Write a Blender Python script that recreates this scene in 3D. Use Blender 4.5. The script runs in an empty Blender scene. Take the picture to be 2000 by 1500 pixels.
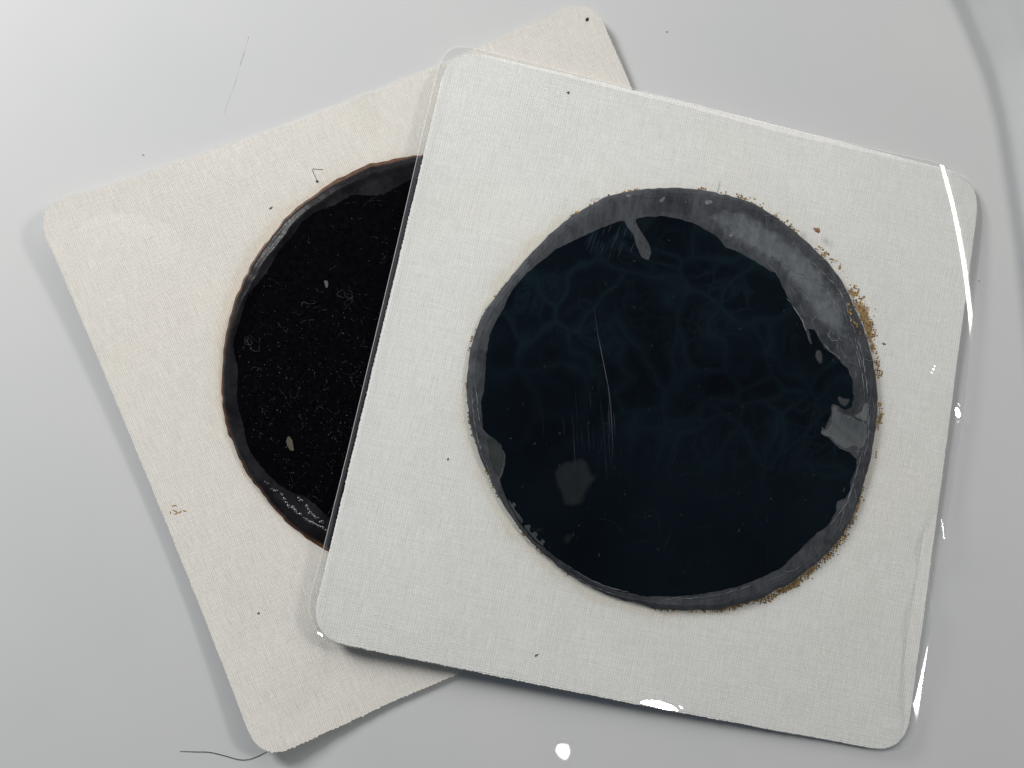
import bpy, math, random
import numpy as np
from mathutils import Matrix, Vector
from mathutils.geometry import delaunay_2d_cdt

random.seed(7)
rng = np.random.default_rng(7)
scene = bpy.context.scene
MM = 0.001

# ------------------------------------------------------------------ camera
F_PX, W_PX, H_PX = 1500.0, 2000.0, 1500.0
CAM_H = 0.1293
AX, AY = -0.0865, -0.0631
_cx, _sx, _cy, _sy = math.cos(AX), math.sin(AX), math.cos(AY), math.sin(AY)
R_CV = np.array([[1, 0, 0], [0, _cx, -_sx], [0, _sx, _cx]]) @ np.array([[_cy, 0, _sy], [0, 1, 0], [-_sy, 0, _cy]])
CAM = np.array([0.0, 0.0, CAM_H])


def flip(v):
    return np.array([v[0], -v[1], -v[2]])


cam_data = bpy.data.cameras.new('camera')
cam_data.sensor_width = 36.0
cam_data.lens = 36.0 * F_PX / W_PX
cam_data.clip_start = 0.001
cam_data.clip_end = 50.0
cam = bpy.data.objects.new('camera', cam_data)
scene.collection.objects.link(cam)
_r, _u, _b = flip(R_CV[0]), flip(-R_CV[1]), flip(-R_CV[2])
cam.matrix_world = Matrix(((_r[0], _u[0], _b[0], 0), (_r[1], _u[1], _b[1], 0), (_r[2], _u[2], _b[2], CAM_H), (0, 0, 0, 1)))
scene.camera = cam


def at(px, py, z=0.0):
    """photo pixel(s) -> point(s) in the horizontal plane at height z"""
    px = np.asarray(px, float); py = np.asarray(py, float)
    d = np.stack([(px - 1000) / F_PX, (py - 750) / F_PX, np.ones_like(px)], -1) @ R_CV
    k = (CAM_H - z) / d[..., 2]
    return np.stack([d[..., 0] * k, -d[..., 1] * k], -1)


# ------------------------------------------------------------------ world, lamps, exposure
world = bpy.data.worlds.new('World')
scene.world = world
world.use_nodes = True
world.node_tree.nodes['Background'].inputs['Color'].default_value = (0.42, 0.66, 0.95, 1)
world.node_tree.nodes['Background'].inputs['Strength'].default_value = 0.06
vs = scene.view_settings
vs.view_transform = 'Standard'; vs.look = 'None'; vs.exposure = 0.07; vs.gamma = 1.0
scene.cycles.max_bounces = 10
scene.cycles.transparent_max_bounces = 16


def area_lamp(name, pos, target, sx, sy, irradiance, colour, spin=0.0, disk=False):
    """area lamp sized in metres whose strength is set from the irradiance it gives at the target"""
    pos = np.array(pos, float); target = np.array(target, float)
    d = target - pos; dist = np.linalg.norm(d)
    L = bpy.data.lights.new(name, 'AREA')
    L.shape = 'ELLIPSE' if disk else 'RECTANGLE'
    L.size, L.size_y = sx, sy
    L.color = colour
    cosr = abs(d[2]) / dist
    # on-axis radiant intensity of an area lamp = power / pi
    L.energy = irradiance * math.pi * dist * dist / cosr
    o = bpy.data.objects.new(name, L)
    scene.collection.objects.link(o)
    q = Vector(d).to_track_quat('-Z', 'Y')
    o.matrix_world = Matrix.Translation(Vector(pos)) @ q.to_matrix().to_4x4() @ Matrix.Rotation(spin, 4, 'Z')
    return pos


SPOT = at(1100, 1468)
_v = CAM - np.array([SPOT[0], SPOT[1], 0]); _v /= np.linalg.norm(_v)
LAMP_A = np.array([SPOT[0], SPOT[1], 0]) + 1.2 * np.array([-_v[0], -_v[1], _v[2]])
LAMP_B = np.array([0.085, 0.02, 0.0]) + 0.8 * np.array([0.748, 0.267, 0.603])
LAMP_W = np.array([-0.26, 0.248, 0.195])
area_lamp('ceiling_spot', LAMP_A, (0, 0, 0), 0.012, 0.014, 0.11, (1.0, 0.97, 0.92), disk=True)
area_lamp('desk_lamp', LAMP_B, (0, 0, 0), 0.22, 0.10, 0.52, (1.0, 0.95, 0.88))
area_lamp('window_light', LAMP_W, (0, 0, 0), 0.11, 0.11, 1.36, (1.0, 1.0, 0.985))
area_lamp('fill_lamp', (0.22, 0.74, 0.46), (0, 0, 0), 0.85, 0.42, 0.46, (1.0, 0.985, 0.96))  # added soft fill, no source there: eases shadows, brightens the upper right


# ------------------------------------------------------------------ node helpers
class NT:
    def __init__(self, name):
        self.m = bpy.data.materials.new(name); self.m.use_nodes = True
        self.t = self.m.node_tree; self.t.nodes.clear()
        self.out = self.t.nodes.new('ShaderNodeOutputMaterial')

    def n(self, kind, **kw):
        nd = self.t.nodes.new(kind)
        for k, v in kw.items():
            setattr(nd, k, v)
        return nd

    def link(self, a, b):
        self.t.links.new(a, b)

    def put(self, sock, v):
        if hasattr(v, 'is_output') or isinstance(v, bpy.types.NodeSocket):
            self.link(v, sock)
        else:
            sock.default_value = v

    def math(self, op, a, b=None, c=None):
        nd = self.n('ShaderNodeMath', operation=op)
        self.put(nd.inputs[0], a)
        if b is not None: self.put(nd.inputs[1], b)
        if c is not None: self.put(nd.inputs[2], c)
        return nd.outputs[0]

    def coords(self, scale=(1, 1, 1), rot=(0, 0, 0)):
        tc = self.n('ShaderNodeTexCoord')
        mp = self.n('ShaderNodeMapping')
        self.link(tc.outputs['Object'], mp.inputs['Vector'])
        mp.inputs['Scale'].default_value = scale
        mp.inputs['Rotation'].default_value = rot
        return mp.outputs[0]

    def noise(self, vec, scale=1.0, detail=2.0, rough=0.5, dist=0.0):
        nd = self.n('ShaderNodeTexNoise')
        self.link(vec, nd.inputs['Vector'])
        nd.inputs['Scale'].default_value = scale
        nd.inputs['Detail'].default_value = detail
        nd.inputs['Roughness'].default_value = rough
        nd.inputs['Distortion'].default_value = dist
        return nd.outputs['Fac']

    def ramp(self, fac, stops):
        nd = self.n('ShaderNodeValToRGB')
        self.link(fac, nd.inputs[0])
        els = nd.color_ramp.elements
        while len(els) > 1: els.remove(els[-1])
        for i, (p, c) in enumerate(stops):
            e = els[0] if i == 0 else els.new(p)
            e.position = p
            e.color = (c, c, c, 1) if isinstance(c, (int, float)) else (*c, 1)
        return nd.outputs[0]

    def mix(self, fac, a, b, mode='MIX'):
        nd = self.n('ShaderNodeMix', data_type='RGBA', blend_type=mode)
        self.put(nd.inputs[0], fac)
        self.put(nd.inputs[6], a if not isinstance(a, tuple) else (*a, 1))
        self.put(nd.inputs[7], b if not isinstance(b, tuple) else (*b, 1))
        return nd.outputs[2]

    def bump(self, height, strength, dist):
        nd = self.n('ShaderNodeBump')
        nd.inputs['Strength'].default_value = strength
        nd.inputs['Distance'].default_value = dist
        self.link(height, nd.inputs['Height'])
        return nd.outputs[0]

    def principled(self, color, rough=0.5, spec=0.5, normal=None, **kw):
        b = self.n('ShaderNodeBsdfPrincipled')
        self.put(b.inputs['Base Color'], color if not isinstance(color, tuple) else (*color, 1))
        self.put(b.inputs['Roughness'], rough)
        self.put(b.inputs['Specular IOR Level'], spec)
        if normal is not None: self.link(normal, b.inputs['Normal'])
        for k, v in kw.items():
            self.put(b.inputs[k], v)
        self.link(b.outputs[0], self.out.inputs[0])
        return b


def plain(name, color, rough=0.6, spec=0.4, nscale=2500.0, var=0.25):
    t = NT(name)
    nz = t.noise(t.coords(), nscale, 3)
    a = tuple(c * (1 - var) for c in color); b = tuple(min(1, c * (1 + var)) for c in color)
    t.principled(t.mix(t.ramp(nz, [(0.3, 0.0), (0.7, 1.0)]), a, b), rough, spec)
    return t.m


def cloth_material(name, base, pitch_x, pitch_y, warp, weft, disc, stain_col):
    """plain woven cotton; x / y are the thread directions of the plaster itself.
    disc = (x, y, radius) in the plaster's frame: the ointment has bled a little into the cloth round it"""
    t = NT(name)
    tc = t.n('ShaderNodeTexCoord')
    wob = t.n('ShaderNodeTexNoise'); t.link(tc.outputs['Object'], wob.inputs['Vector'])
    wob.inputs['Scale'].default_value = 260.0; wob.inputs['Detail'].default_value = 2.0
    va = t.n('ShaderNodeVectorMath', operation='MULTIPLY_ADD')
    t.link(wob.outputs['Color'], va.inputs[0]); va.inputs[1].default_value = (0.00025, 0.00025, 0); t.link(tc.outputs['Object'], va.inputs[2])
    sep = t.n('ShaderNodeSeparateXYZ'); t.link(va.outputs[0], sep.inputs[0])
    u = t.math('MULTIPLY', sep.outputs[0], math.pi / pitch_x)
    v = t.math('MULTIPLY', sep.outputs[1], math.pi / pitch_y)
    su, sv = t.math('SINE', u), t.math('SINE', v)
    a, b = t.math('ABSOLUTE', su), t.math('ABSOLUTE', sv)
    over = t.math('MULTIPLY', t.math('SINE', t.math('MULTIPLY', u, 1.0)), sv)     # over / under
    h = t.math('ADD', t.math('MULTIPLY', a, t.math('MULTIPLY_ADD', over, 0.35, warp)),
               t.math('MULTIPLY', b, t.math('MULTIPLY_ADD', over, -0.35, weft)))
    # slubs: single thicker / paler threads
    s1 = t.noise(t.coords((1 / pitch_x, 1 / (14 * pitch_x), 0.0)), 1.3, 1.5, 0.6)
    s2 = t.noise(t.coords((1 / (14 * pitch_y), 1 / pitch_y, 0.0)), 0.9, 1.5, 0.6)
    fine = t.noise(t.coords(), 2600.0, 3, 0.7)
    mott = t.noise(t.coords(), 75.0, 4, 0.6)
    val = t.math('MULTIPLY_ADD', h, 0.24, 0.87)
    val = t.math('ADD', val, t.math('MULTIPLY_ADD', s1, 0.40 * warp, -0.20 * warp))
    val = t.math('ADD', val, t.math('MULTIPLY_ADD', s2, 0.36 * weft, -0.18 * weft))
    val = t.math('ADD', val, t.math('MULTIPLY_ADD', fine, 0.30, -0.15))
    val = t.math('ADD', val, t.math('MULTIPLY_ADD', mott, 0.10, -0.05))
    col = t.mix(1.0, tuple(base), t.math('MINIMUM', val, 1.25), 'MULTIPLY')
    # bled ointment
    o = t.n('ShaderNodeSeparateXYZ'); t.link(tc.outputs['Object'], o.inputs[0])
    dx = t.math('SUBTRACT', o.outputs[0], disc[0]); dy = t.math('SUBTRACT', o.outputs[1], disc[1])
    r = t.math('SQRT', t.math('ADD', t.math('MULTIPLY', dx, dx), t.math('MULTIPLY', dy, dy)))
    bl = t.noise(t.coords(), 120.0, 3, 0.6)
    rr = t.math('DIVIDE', t.math('SUBTRACT', r, disc[2]), 0.0034)
    rr = t.math('SUBTRACT', rr, t.math('MULTIPLY_ADD', bl, 1.1, -0.45))
    halo = t.ramp(rr, [(0.0, 0.30), (0.30, 0.07), (0.8, 0.0)])
    col = t.mix(halo, col, tuple(stain_col), 'MULTIPLY')
    yel = t.ramp(t.noise(t.coords(), 34.0, 3, 0.6), [(0.50, 0.0), (0.75, 0.28)])
    col = t.mix(yel, col, (0.97, 0.93, 0.82), 'MULTIPLY')
    hb = t.math('ADD', h, t.math('MULTIPLY', t.math('ADD', s1, s2), 0.7))
    t.principled(col, 0.92, 0.12, t.bump(hb, 0.40, 0.00007), **{'Sheen Weight': 0.15})
    return t.m


# ------------------------------------------------------------------ mesh helpers
def link(o):
    scene.collection.objects.link(o); return o


def tag(o, label=None, cat=None, group=None, kind=None):
    if label: o['label'] = label
    if cat: o['category'] = cat
    if group: o['group'] = group
    if kind: o['kind'] = kind
    return o


def mesh(name, verts, faces, mats, parent=None, smooth=True, face_mat=None):
    verts = np.asarray(verts, float)
    if parent is not None:
        inv = np.array(parent.matrix_world.inverted())
        verts = verts @ inv[:3, :3].T + inv[:3, 3]
    me = bpy.data.meshes.new(name)
    me.from_pydata(verts.tolist(), [], [list(map(int, f)) for f in faces])
    for m in (mats if isinstance(mats, (list, tuple)) else [mats]): me.materials.append(m)
    if face_mat is not None: me.polygons.foreach_set('material_index', np.asarray(face_mat, np.int32))
    if isinstance(smooth, bool): me.polygons.foreach_set('use_smooth', [smooth] * len(me.polygons))
    else: me.polygons.foreach_set('use_smooth', list(map(bool, smooth)))
    me.update()
    o = bpy.data.objects.new(name, me)
    if parent is not None: o.parent = parent
    return link(o)


def root(name, xy, rz, label, cat, z=0.0, group=None):
    o = link(bpy.data.objects.new(name, None))
    o.empty_display_size = 0.01
    o.location = (xy[0], xy[1], z); o.rotation_euler = (0, 0, rz)
    bpy.context.view_layer.update()
    return tag(o, label, cat, group)


def resample(poly, step, closed=True):
    p = np.asarray(poly, float)
    q = np.vstack([p, p[:1]]) if closed else p
    d = np.r_[0, np.cumsum(np.linalg.norm(np.diff(q, axis=0), axis=1))]
    n = max(8, int(round(d[-1] / step)))
    s = np.linspace(0, d[-1], n, endpoint=not closed)
    return np.stack([np.interp(s, d, q[:, k]) for k in range(q.shape[1])], 1)


def spline(poly, sub=8, closed=True):
    p = np.asarray(poly, float); n = len(p); out = []
    for i in range(n if closed else n - 1):
        if closed: a, b, c, d = p[i - 1], p[i], p[(i + 1) % n], p[(i + 2) % n]
        else: a, b, c, d = p[max(i - 1, 0)], p[i], p[i + 1], p[min(i + 2, n - 1)]
        for k in range(sub):
            t = k / sub
            out.append(0.5 * ((2 * b) + (c - a) * t + (2 * a - 5 * b + 4 * c - d) * t * t + (3 * b - a - 3 * c + d) * t ** 3))
    if not closed: out.append(p[-1])
    return np.array(out)


def lift(poly_px, zfun, it=3):
    """traced outline -> world xy lying on the surface z = zfun(x, y)"""
    p = np.asarray(poly_px, float); z = np.zeros(len(p))
    for _ in range(it):
        xy = at(p[:, 0], p[:, 1], z); z = zfun(xy)
    return at(p[:, 0], p[:, 1], z)


def outline_normals(p):
    t = np.roll(p, -1, 0) - np.roll(p, 1, 0)
    n = np.stack([t[:, 1], -t[:, 0]], 1)
    n /= np.linalg.norm(n, axis=1)[:, None] + 1e-12
    area = 0.5 * np.sum(p[:, 0] * np.roll(p[:, 1], -1) - p[:, 1] * np.roll(p[:, 0], -1))
    return n if area > 0 else -n


def smooth_noise(n, period_pts, seed):
    r = np.random.default_rng(seed); k = max(3, int(n / period_pts))
    v = r.normal(size=k)
    x = np.linspace(0, k, n, endpoint=False)
    i = x.astype(int); f = x - i; f = f * f * (3 - 2 * f)
    return v[i % k] * (1 - f) + v[(i + 1) % k] * f


def sheet(name, outline, insets, ztop, zbot, mats, parent, side_mat=0, smooth=True, full=False, flare=0.0):
    """star-shaped sheet: rings of the outline shrunk towards its centre, a top following ztop, a side wall and an underside"""
    c = outline.mean(0); n = len(outline)
    rad = np.linalg.norm(outline - c, axis=1).mean()
    ts = [1 - s / rad for s in insets] + [0.0]
    sm = outline.copy()
    for _ in range(24): sm = (np.roll(sm, 1, 0) + 2 * sm + np.roll(sm, -1, 0)) / 4
    rings = []
    for s_, t in zip(insets, ts[:-1]):
        w_ = min(1.0, s_ / (0.5 * MM)); o_ = outline * (1 - w_) + sm * w_
        rings.append(c + (o_ - c) * t)
    V, Fc, Fm, Fs = [], [], [], []
    def emit(zf, rs, up):
        base = sum(len(a) for a in V)
        for r_ in rs: V.append(np.c_[r_, zf(r_)])
        V.append(np.c_[c[None], zf(c[None])])
        i = np.arange(n); j = (i + 1) % n
        ccw = outline_ccw ^ (not up)
        for k in range(len(rs) - 1):
            a, b = base + k * n, base + (k + 1) * n
            q = np.stack([a + i, a + j, b + j, b + i], 1)
            q = q if ccw else q[:, ::-1]
            Fc.extend(q.tolist()); Fm.extend([0] * n); Fs.extend([smooth] * n)
        a, m = base + (len(rs) - 1) * n, base + len(rs) * n
        tri = np.stack([a + i, a + j, np.full(n, m)], 1)
        tri = tri if ccw else tri[:, ::-1]
        Fc.extend(tri.tolist()); Fm.extend([0] * n); Fs.extend([smooth] * n)
    area = np.sum(outline[:, 0] * np.roll(outline[:, 1], -1) - outline[:, 1] * np.roll(outline[:, 0], -1))
    outline_ccw = bool(area > 0)
    emit(ztop, rings, True)
    emit(zbot, rings if full else [rings[0], rings[len(rings) // 2]], False)
    base = sum(len(a) for a in V)
    V.append(np.c_[outline, ztop(outline)]); V.append(np.c_[outline + outline_normals(outline) * flare, zbot(outline)])
    i = np.arange(n); j = (i + 1) % n
    q = np.stack([base + n + i, base + n + j, base + j, base + i], 1)
    q = q if outline_ccw else q[:, ::-1]
    Fc.extend(q.tolist()); Fm.extend([side_mat] * n); Fs.extend([False] * n)
    return mesh(name, np.vstack(V), Fc, mats, parent, Fs, Fm)


def inside(poly, pts):
    x, y = pts[:, 0], pts[:, 1]; r = np.zeros(len(pts), bool); j = len(poly) - 1
    for i in range(len(poly)):
        xi, yi = poly[i]; xj, yj = poly[j]
        c = ((yi > y) != (yj > y)) & (x < (xj - xi) * (y - yi) / (yj - yi + 1e-12) + xi)
        r ^= c; j = i
    return r


def slab(name, poly_px, zfun, thick, mats, parent, step=14.0, jag=0.0, seed=1, zpos=None):
    """free-form patch traced on the surface zfun: real top, side wall down to zfun - thick"""
    p = resample(poly_px, 3.0)
    if jag:
        nm = outline_normals(p)
        p = p + nm * (jag * smooth_noise(len(p), 2.2, seed) + 0.8 * jag * smooth_noise(len(p), 7, seed + 1))[:, None]
    lo, hi = p.min(0), p.max(0)
    gx, gy = np.meshgrid(np.arange(lo[0], hi[0], step), np.arange(lo[1], hi[1], step))
    g = np.c_[gx.ravel(), gy.ravel()]
    if len(g):
        g = g[inside(p, g)]
        if len(g):
            dm = np.min(np.linalg.norm(g[:, None] - p[None], axis=2), axis=1)
            g = g[dm > step * 0.35]
    allp = [Vector(v) for v in np.vstack([p, g]).tolist()]
    n = len(p)
    vo, _, fo, _, _, _ = delaunay_2d_cdt(allp, [(i, (i + 1) % n) for i in range(n)], [], 1, 1e-4)
    vo = np.array([tuple(v) for v in vo])
    keep = []
    cen = np.array([vo[list(f)].mean(0) for f in fo])
    ins = inside(p, cen)
    xy = lift(vo, zfun)
    z = zfun(xy)
    F = []
    for f, k in zip(fo, ins):
        if not k: continue
        a = xy[list(f)]
        ar = sum(a[i][0] * a[(i + 1) % len(f)][1] - a[i][1] * a[(i + 1) % len(f)][0] for i in range(len(f)))
        F.append(list(f) if ar > 0 else list(f)[::-1])
    cnt = {}
    for f in F:
        for i in range(len(f)):
            cnt[(f[i], f[(i + 1) % len(f)])] = 1
    edges = [e for e in cnt if (e[1], e[0]) not in cnt]
    V = np.vstack([np.c_[xy, z], np.c_[xy, z], np.c_[xy, z - thick]]); N = len(xy)
    Fs = [True] * len(F)
    for a, b in edges:
        F.append([b + N, a + N, a + 2 * N, b + 2 * N]); Fs.append(False)
    o = mesh(name, V, F, mats, parent, Fs)
    ed = np.zeros(N)
    for k in range(0, N, 400):
        ed[k:k + 400] = np.min(np.linalg.norm(vo[k:k + 400, None] - p[None], axis=2), axis=1)
    at_ = o.data.attributes.new('edge', 'FLOAT', 'POINT')
    at_.data.foreach_set('value', np.r_[ed, np.zeros(2 * N)])
    return o


class Bag:
    """collects small shapes into one mesh"""
    def __init__(self): self.v, self.f, self.n = [], [], 0
    def add(self, v, f):
        self.v.append(np.asarray(v, float)); self.f += [[i + self.n for i in q] for q in f]; self.n += len(v)
    def tube(self, pts, rad, sides=4, taper=True):
        p = np.asarray(pts, float); m = len(p)
        t = np.gradient(p, axis=0); t /= np.linalg.norm(t, axis=1)[:, None] + 1e-12
        up = np.array([0, 0, 1.0]); s = np.cross(t, up); s /= np.linalg.norm(s, axis=1)[:, None] + 1e-9
        w = np.cross(s, t)
        rr = np.asarray(rad) * (np.sin(np.linspace(0.25, math.pi - 0.25, m)) ** 0.5 if taper else np.ones(m))
        V = []
        for k in range(sides):
            a = 2 * math.pi * k / sides
            V.append(p + (s * math.cos(a) + w * math.sin(a)) * rr[:, None])
        V = np.stack(V, 1).reshape(-1, 3); F = []
        for i in range(m - 1):
            for k in range(sides):
                k2 = (k + 1) % sides
                F.append([i * sides + k, i * sides + k2, (i + 1) * sides + k2, (i + 1) * sides + k])
        F.append(list(range(sides))[::-1]); F.append([(m - 1) * sides + k for k in range(sides)])
        self.add(V, F)
    def dome(self, xyz, r, h, sides=7, seed=0, stretch=1.0, ang=0.0, jag=0.3):
        rr = np.random.default_rng(seed); V = []
        ca, sa = math.cos(ang), math.sin(ang)
        for lev, hh in ((1.0, 0.0), (0.66, 0.75)):
            for k in range(sides):
                a = 2 * math.pi * k / sides; q = r * lev * (1 + jag * rr.normal() * 0.6)
                x, y = q * math.cos(a) * stretch, q * math.sin(a)
                V.append((xyz[0] + ca * x - sa * y, xyz[1] + sa * x + ca * y, xyz[2] + h * hh * (1 + 0.25 * rr.normal())))
        V.append((xyz[0], xyz[1], xyz[2] + h))
        F = [[k, (k + 1) % sides, sides + (k + 1) % sides, sides + k] for k in range(sides)]
        F += [[sides + k, sides + (k + 1) % sides, 2 * sides] for k in range(sides)]
        self.add(V, F)
    def ribbon(self, xyz, width, lift_=0.00002):
        p = np.asarray(xyz, float); t = np.gradient(p[:, :2], axis=0)
        nn = np.stack([-t[:, 1], t[:, 0]], 1); nn /= np.linalg.norm(nn, axis=1)[:, None] + 1e-12
        w = np.asarray(width)[:, None] * nn * 0.5
        a = np.c_[p[:, :2] + w, p[:, 2]]; b = np.c_[p[:, :2] - w, p[:, 2]]; c = np.c_[p[:, :2], p[:, 2] + lift_]
        V = np.stack([a, c, b], 1).reshape(-1, 3); F = []
        for i in range(len(p) - 1):
            F.append([3 * i, 3 * i + 1, 3 * i + 4, 3 * i + 3]); F.append([3 * i + 1, 3 * i + 2, 3 * i + 5, 3 * i + 4])
        self.add(V, F)
    def build(self, name, mat, parent=None, smooth=True):
        return mesh(name, np.vstack(self.v), self.f, mat, parent, smooth)


# ------------------------------------------------------------------ plaster frames and heights
def frame_of(corners_px, z):
    c = [at(*q, z) for q in corners_px]            # TL, TR, BL
    e = c[1] - c[0]; th = math.atan2(e[1], e[0])
    cen = (c[1] + c[2]) / 2
    return cen, th, c


CEN_B, TH_B, CB = frame_of([(76, 409), (1157, -5), (509, 1492)], 0.8 * MM)
CEN_F, TH_F, CF = frame_of([(878, 91), (1918, 348), (602, 1246)], 2.0 * MM)


def local(xy, cen, th):
    d = np.atleast_2d(xy) - cen; c, s = math.cos(th), math.sin(th)
    return d[:, 0] * c + d[:, 1] * s, -d[:, 0] * s + d[:, 1] * c


def z_back(xy):
    u, v = local(xy, CEN_B, TH_B)
    z = np.full(len(u), 0.10 * MM)
    for su, sv, A in ((-1, 1, 2.3), (1, 1, 1.4), (-1, -1, 1.3), (1, -1, 0.0)):
        k = (su * u + sv * v) / math.sqrt(2) / 0.0707
        z += A * MM * np.clip((k - 0.25) / 0.7, 0, 1.2) ** 2.6
    z += 1.1 * MM * np.clip((-u - 0.030) / 0.020, 0, 1.2) ** 2
    z += 0.10 * MM * np.clip((v - 0.026) / 0.024, 0, 1.2) ** 2.5 * (1.0 + 0.9 * np.sin(u / 0.0065 + 0.4))
    z += 0.35 * MM * np.exp(-((u + 0.0 - 0.006 * (v / 0.05)) / 0.0022) ** 2) * np.clip((v - 0.034) / 0.016, 0, 1) ** 2
    z += 0.16 * MM * np.clip((np.hypot(u, v) - 0.033) / 0.015, 0, 1) * (1 + np.sin(u / 0.009 + v / 0.013))
    return z


def z_front_cloth(xy):
    u, v = local(xy, CEN_F, TH_F)
    a = np.clip((u + 0.05) / 0.1, -0.1, 1.1); b = np.clip((0.05 - v) / 0.1, -0.1, 1.1)
    z = (3.0 * (1 - a) + 1.25 * a) * (1 - b) + (3.3 * (1 - a) + 0.45 * a) * b
    z = z + 0.10 * np.sin(u / 0.011 + 1) * np.sin(v / 0.013) * np.clip((np.hypot(u, v) - 0.036) / 0.01, 0, 1)
    return z * MM


CLOTH_T = 0.35 * MM

BACK_DISC = [(830, 303), (780, 312), (720, 328), (670, 350), (630, 375), (600, 395), (560, 430), (520, 480), (490, 525), (465, 580),
             (447, 640), (438, 700), (436, 760), (440, 810), (450, 850), (465, 885), (485, 925), (515, 965), (550, 1005), (590, 1040), (640, 1068),
             (710, 1088), (790, 1098), (880, 1096), (970, 1078), (1060, 1032), (1130, 970), (1185, 890), (1218, 800), (1230, 700),
             (1220, 600), (1190, 510), (1140, 430), (1075, 370), (1000, 327), (915, 306)]
FRONT_DISC = [(1300, 367), (1360, 370), (1420, 382), (1480, 403), (1540, 442), (1590, 484), (1632, 532), (1662, 585), (1687, 645), (1703, 700),
              (1711, 755), (1713, 800), (1709, 850), (1699, 900), (1686, 950), (1668, 1000), (1648, 1040), (1620, 1076), (1590, 1104), (1550, 1134),
              (1500, 1162), (1450, 1180), (1400, 1190), (1340, 1192), (1280, 1187), (1225, 1174), (1175, 1157), (1110, 1120), (1060, 1080),
              (1018, 1035), (982, 985), (955, 930), (932, 875), (918, 815), (912, 750), (917, 690), (930, 648), (944, 612), (972, 572), (1000, 537),
              (1035, 497), (1070, 461), (1110, 427), (1150, 402), (1200, 381), (1250, 370)]


class Disc:
    def __init__(self, px, zbase, seed, jag):
        p = resample(spline(px, 6), 4.0)
        nm = outline_normals(p)
        p = p + nm * (jag * smooth_noise(len(p), 3, seed) + jag * smooth_noise(len(p), 10, seed + 5))[:, None]
        self.px = p
        self.out = lift(p, zbase)
        self.c = self.out.mean(0)
        d = self.out - self.c
        a = np.arctan2(d[:, 1], d[:, 0]); r = np.hypot(d[:, 0], d[:, 1]); o = np.argsort(a)
        self.a, self.r = a[o], r[o]
        self.R = r.mean()
    def depth(self, xy):
        """how far inside the outline"""
        d = np.atleast_2d(xy) - self.c
        a = np.arctan2(d[:, 1], d[:, 0])
        return np.interp(a, self.a, self.r, period=2 * math.pi) - np.hypot(d[:, 0], d[:, 1]), a


DB = Disc(BACK_DISC, z_back, 3, 0.6)
DF = Disc(FRONT_DISC, z_front_cloth, 11, 0.75)
BH, FH = 0.95 * MM, 1.25 * MM


def z_back_disc(xy):
    s, a = DB.depth(xy); s = np.maximum(s, 0)
    lipw = 1.5 * MM * (1 + 0.18 * np.sin(3 * a + 1) + 0.12 * np.sin(8 * a) + 0.06 * np.sin(21 * a))
    z = BH * (1 - np.exp(-s / (0.35 * MM)))
    z += 0.30 * MM * np.exp(-((s - lipw) / (0.62 * MM)) ** 2) * (0.75 + 0.35 * np.sin(2 * a + 2.2))
    z += 0.05 * MM * np.sin(s / (0.30 * MM) + 6 * np.sin(2 * a)) * np.exp(-s / (1.6 * MM))
    return z_back(xy) + z * np.clip(s / (0.02 * MM), 0, 1)


def front_body(xy):
    s, a = DF.depth(xy); s = np.maximum(s, 0)
    z = FH * (1 - np.exp(-s / (0.45 * MM)))
    amp = 0.35 + 0.65 * np.clip(np.cos(a - 0.0), 0, 1) + 0.4 * np.clip(np.cos(a - 3.3), 0, 1)
    z += 0.050 * MM * amp * np.sin(s / (0.105 * MM) + 3 * np.sin(3 * a) + 1.5 * np.sin(7 * a)) * np.exp(-(s / (1.5 * MM)) ** 2)
    return z


def z_front_disc(xy):
    return z_front_cloth(xy) + front_body(xy)


# ---- the clear film: lies on the ointment, drapes to the cloth, buckles at two edges
def hat(x): return np.clip(x, 0, 1) ** 2 * (3 - 2 * np.clip(x, 0, 1))


def half_slope(p3, lamp):
    v = CAM - p3; v = v / np.linalg.norm(v, axis=-1)[..., None]
    l = lamp - p3; l = l / np.linalg.norm(l, axis=-1)[..., None]
    h = v + l
    return -h[..., :2] / h[..., 2:3]


def film_base(xy):
    s, a = DF.depth(xy)
    # drape: from the disc top down to the cloth over about 3 mm outside the disc
    rt = 0.90 + 0.10 * np.cos(a + 0.9)
    ln = (6.0 + 8.0 * rt) * MM
    drop = FH * (1 - 0.78 * rt)
    d = FH - drop * (1 - hat((s + ln) / (ln + 0.5 * MM)))
    d = np.maximum(d, front_body(xy) * (s > 0))
    return z_front_cloth(xy) + d + 0.16 * MM


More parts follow.
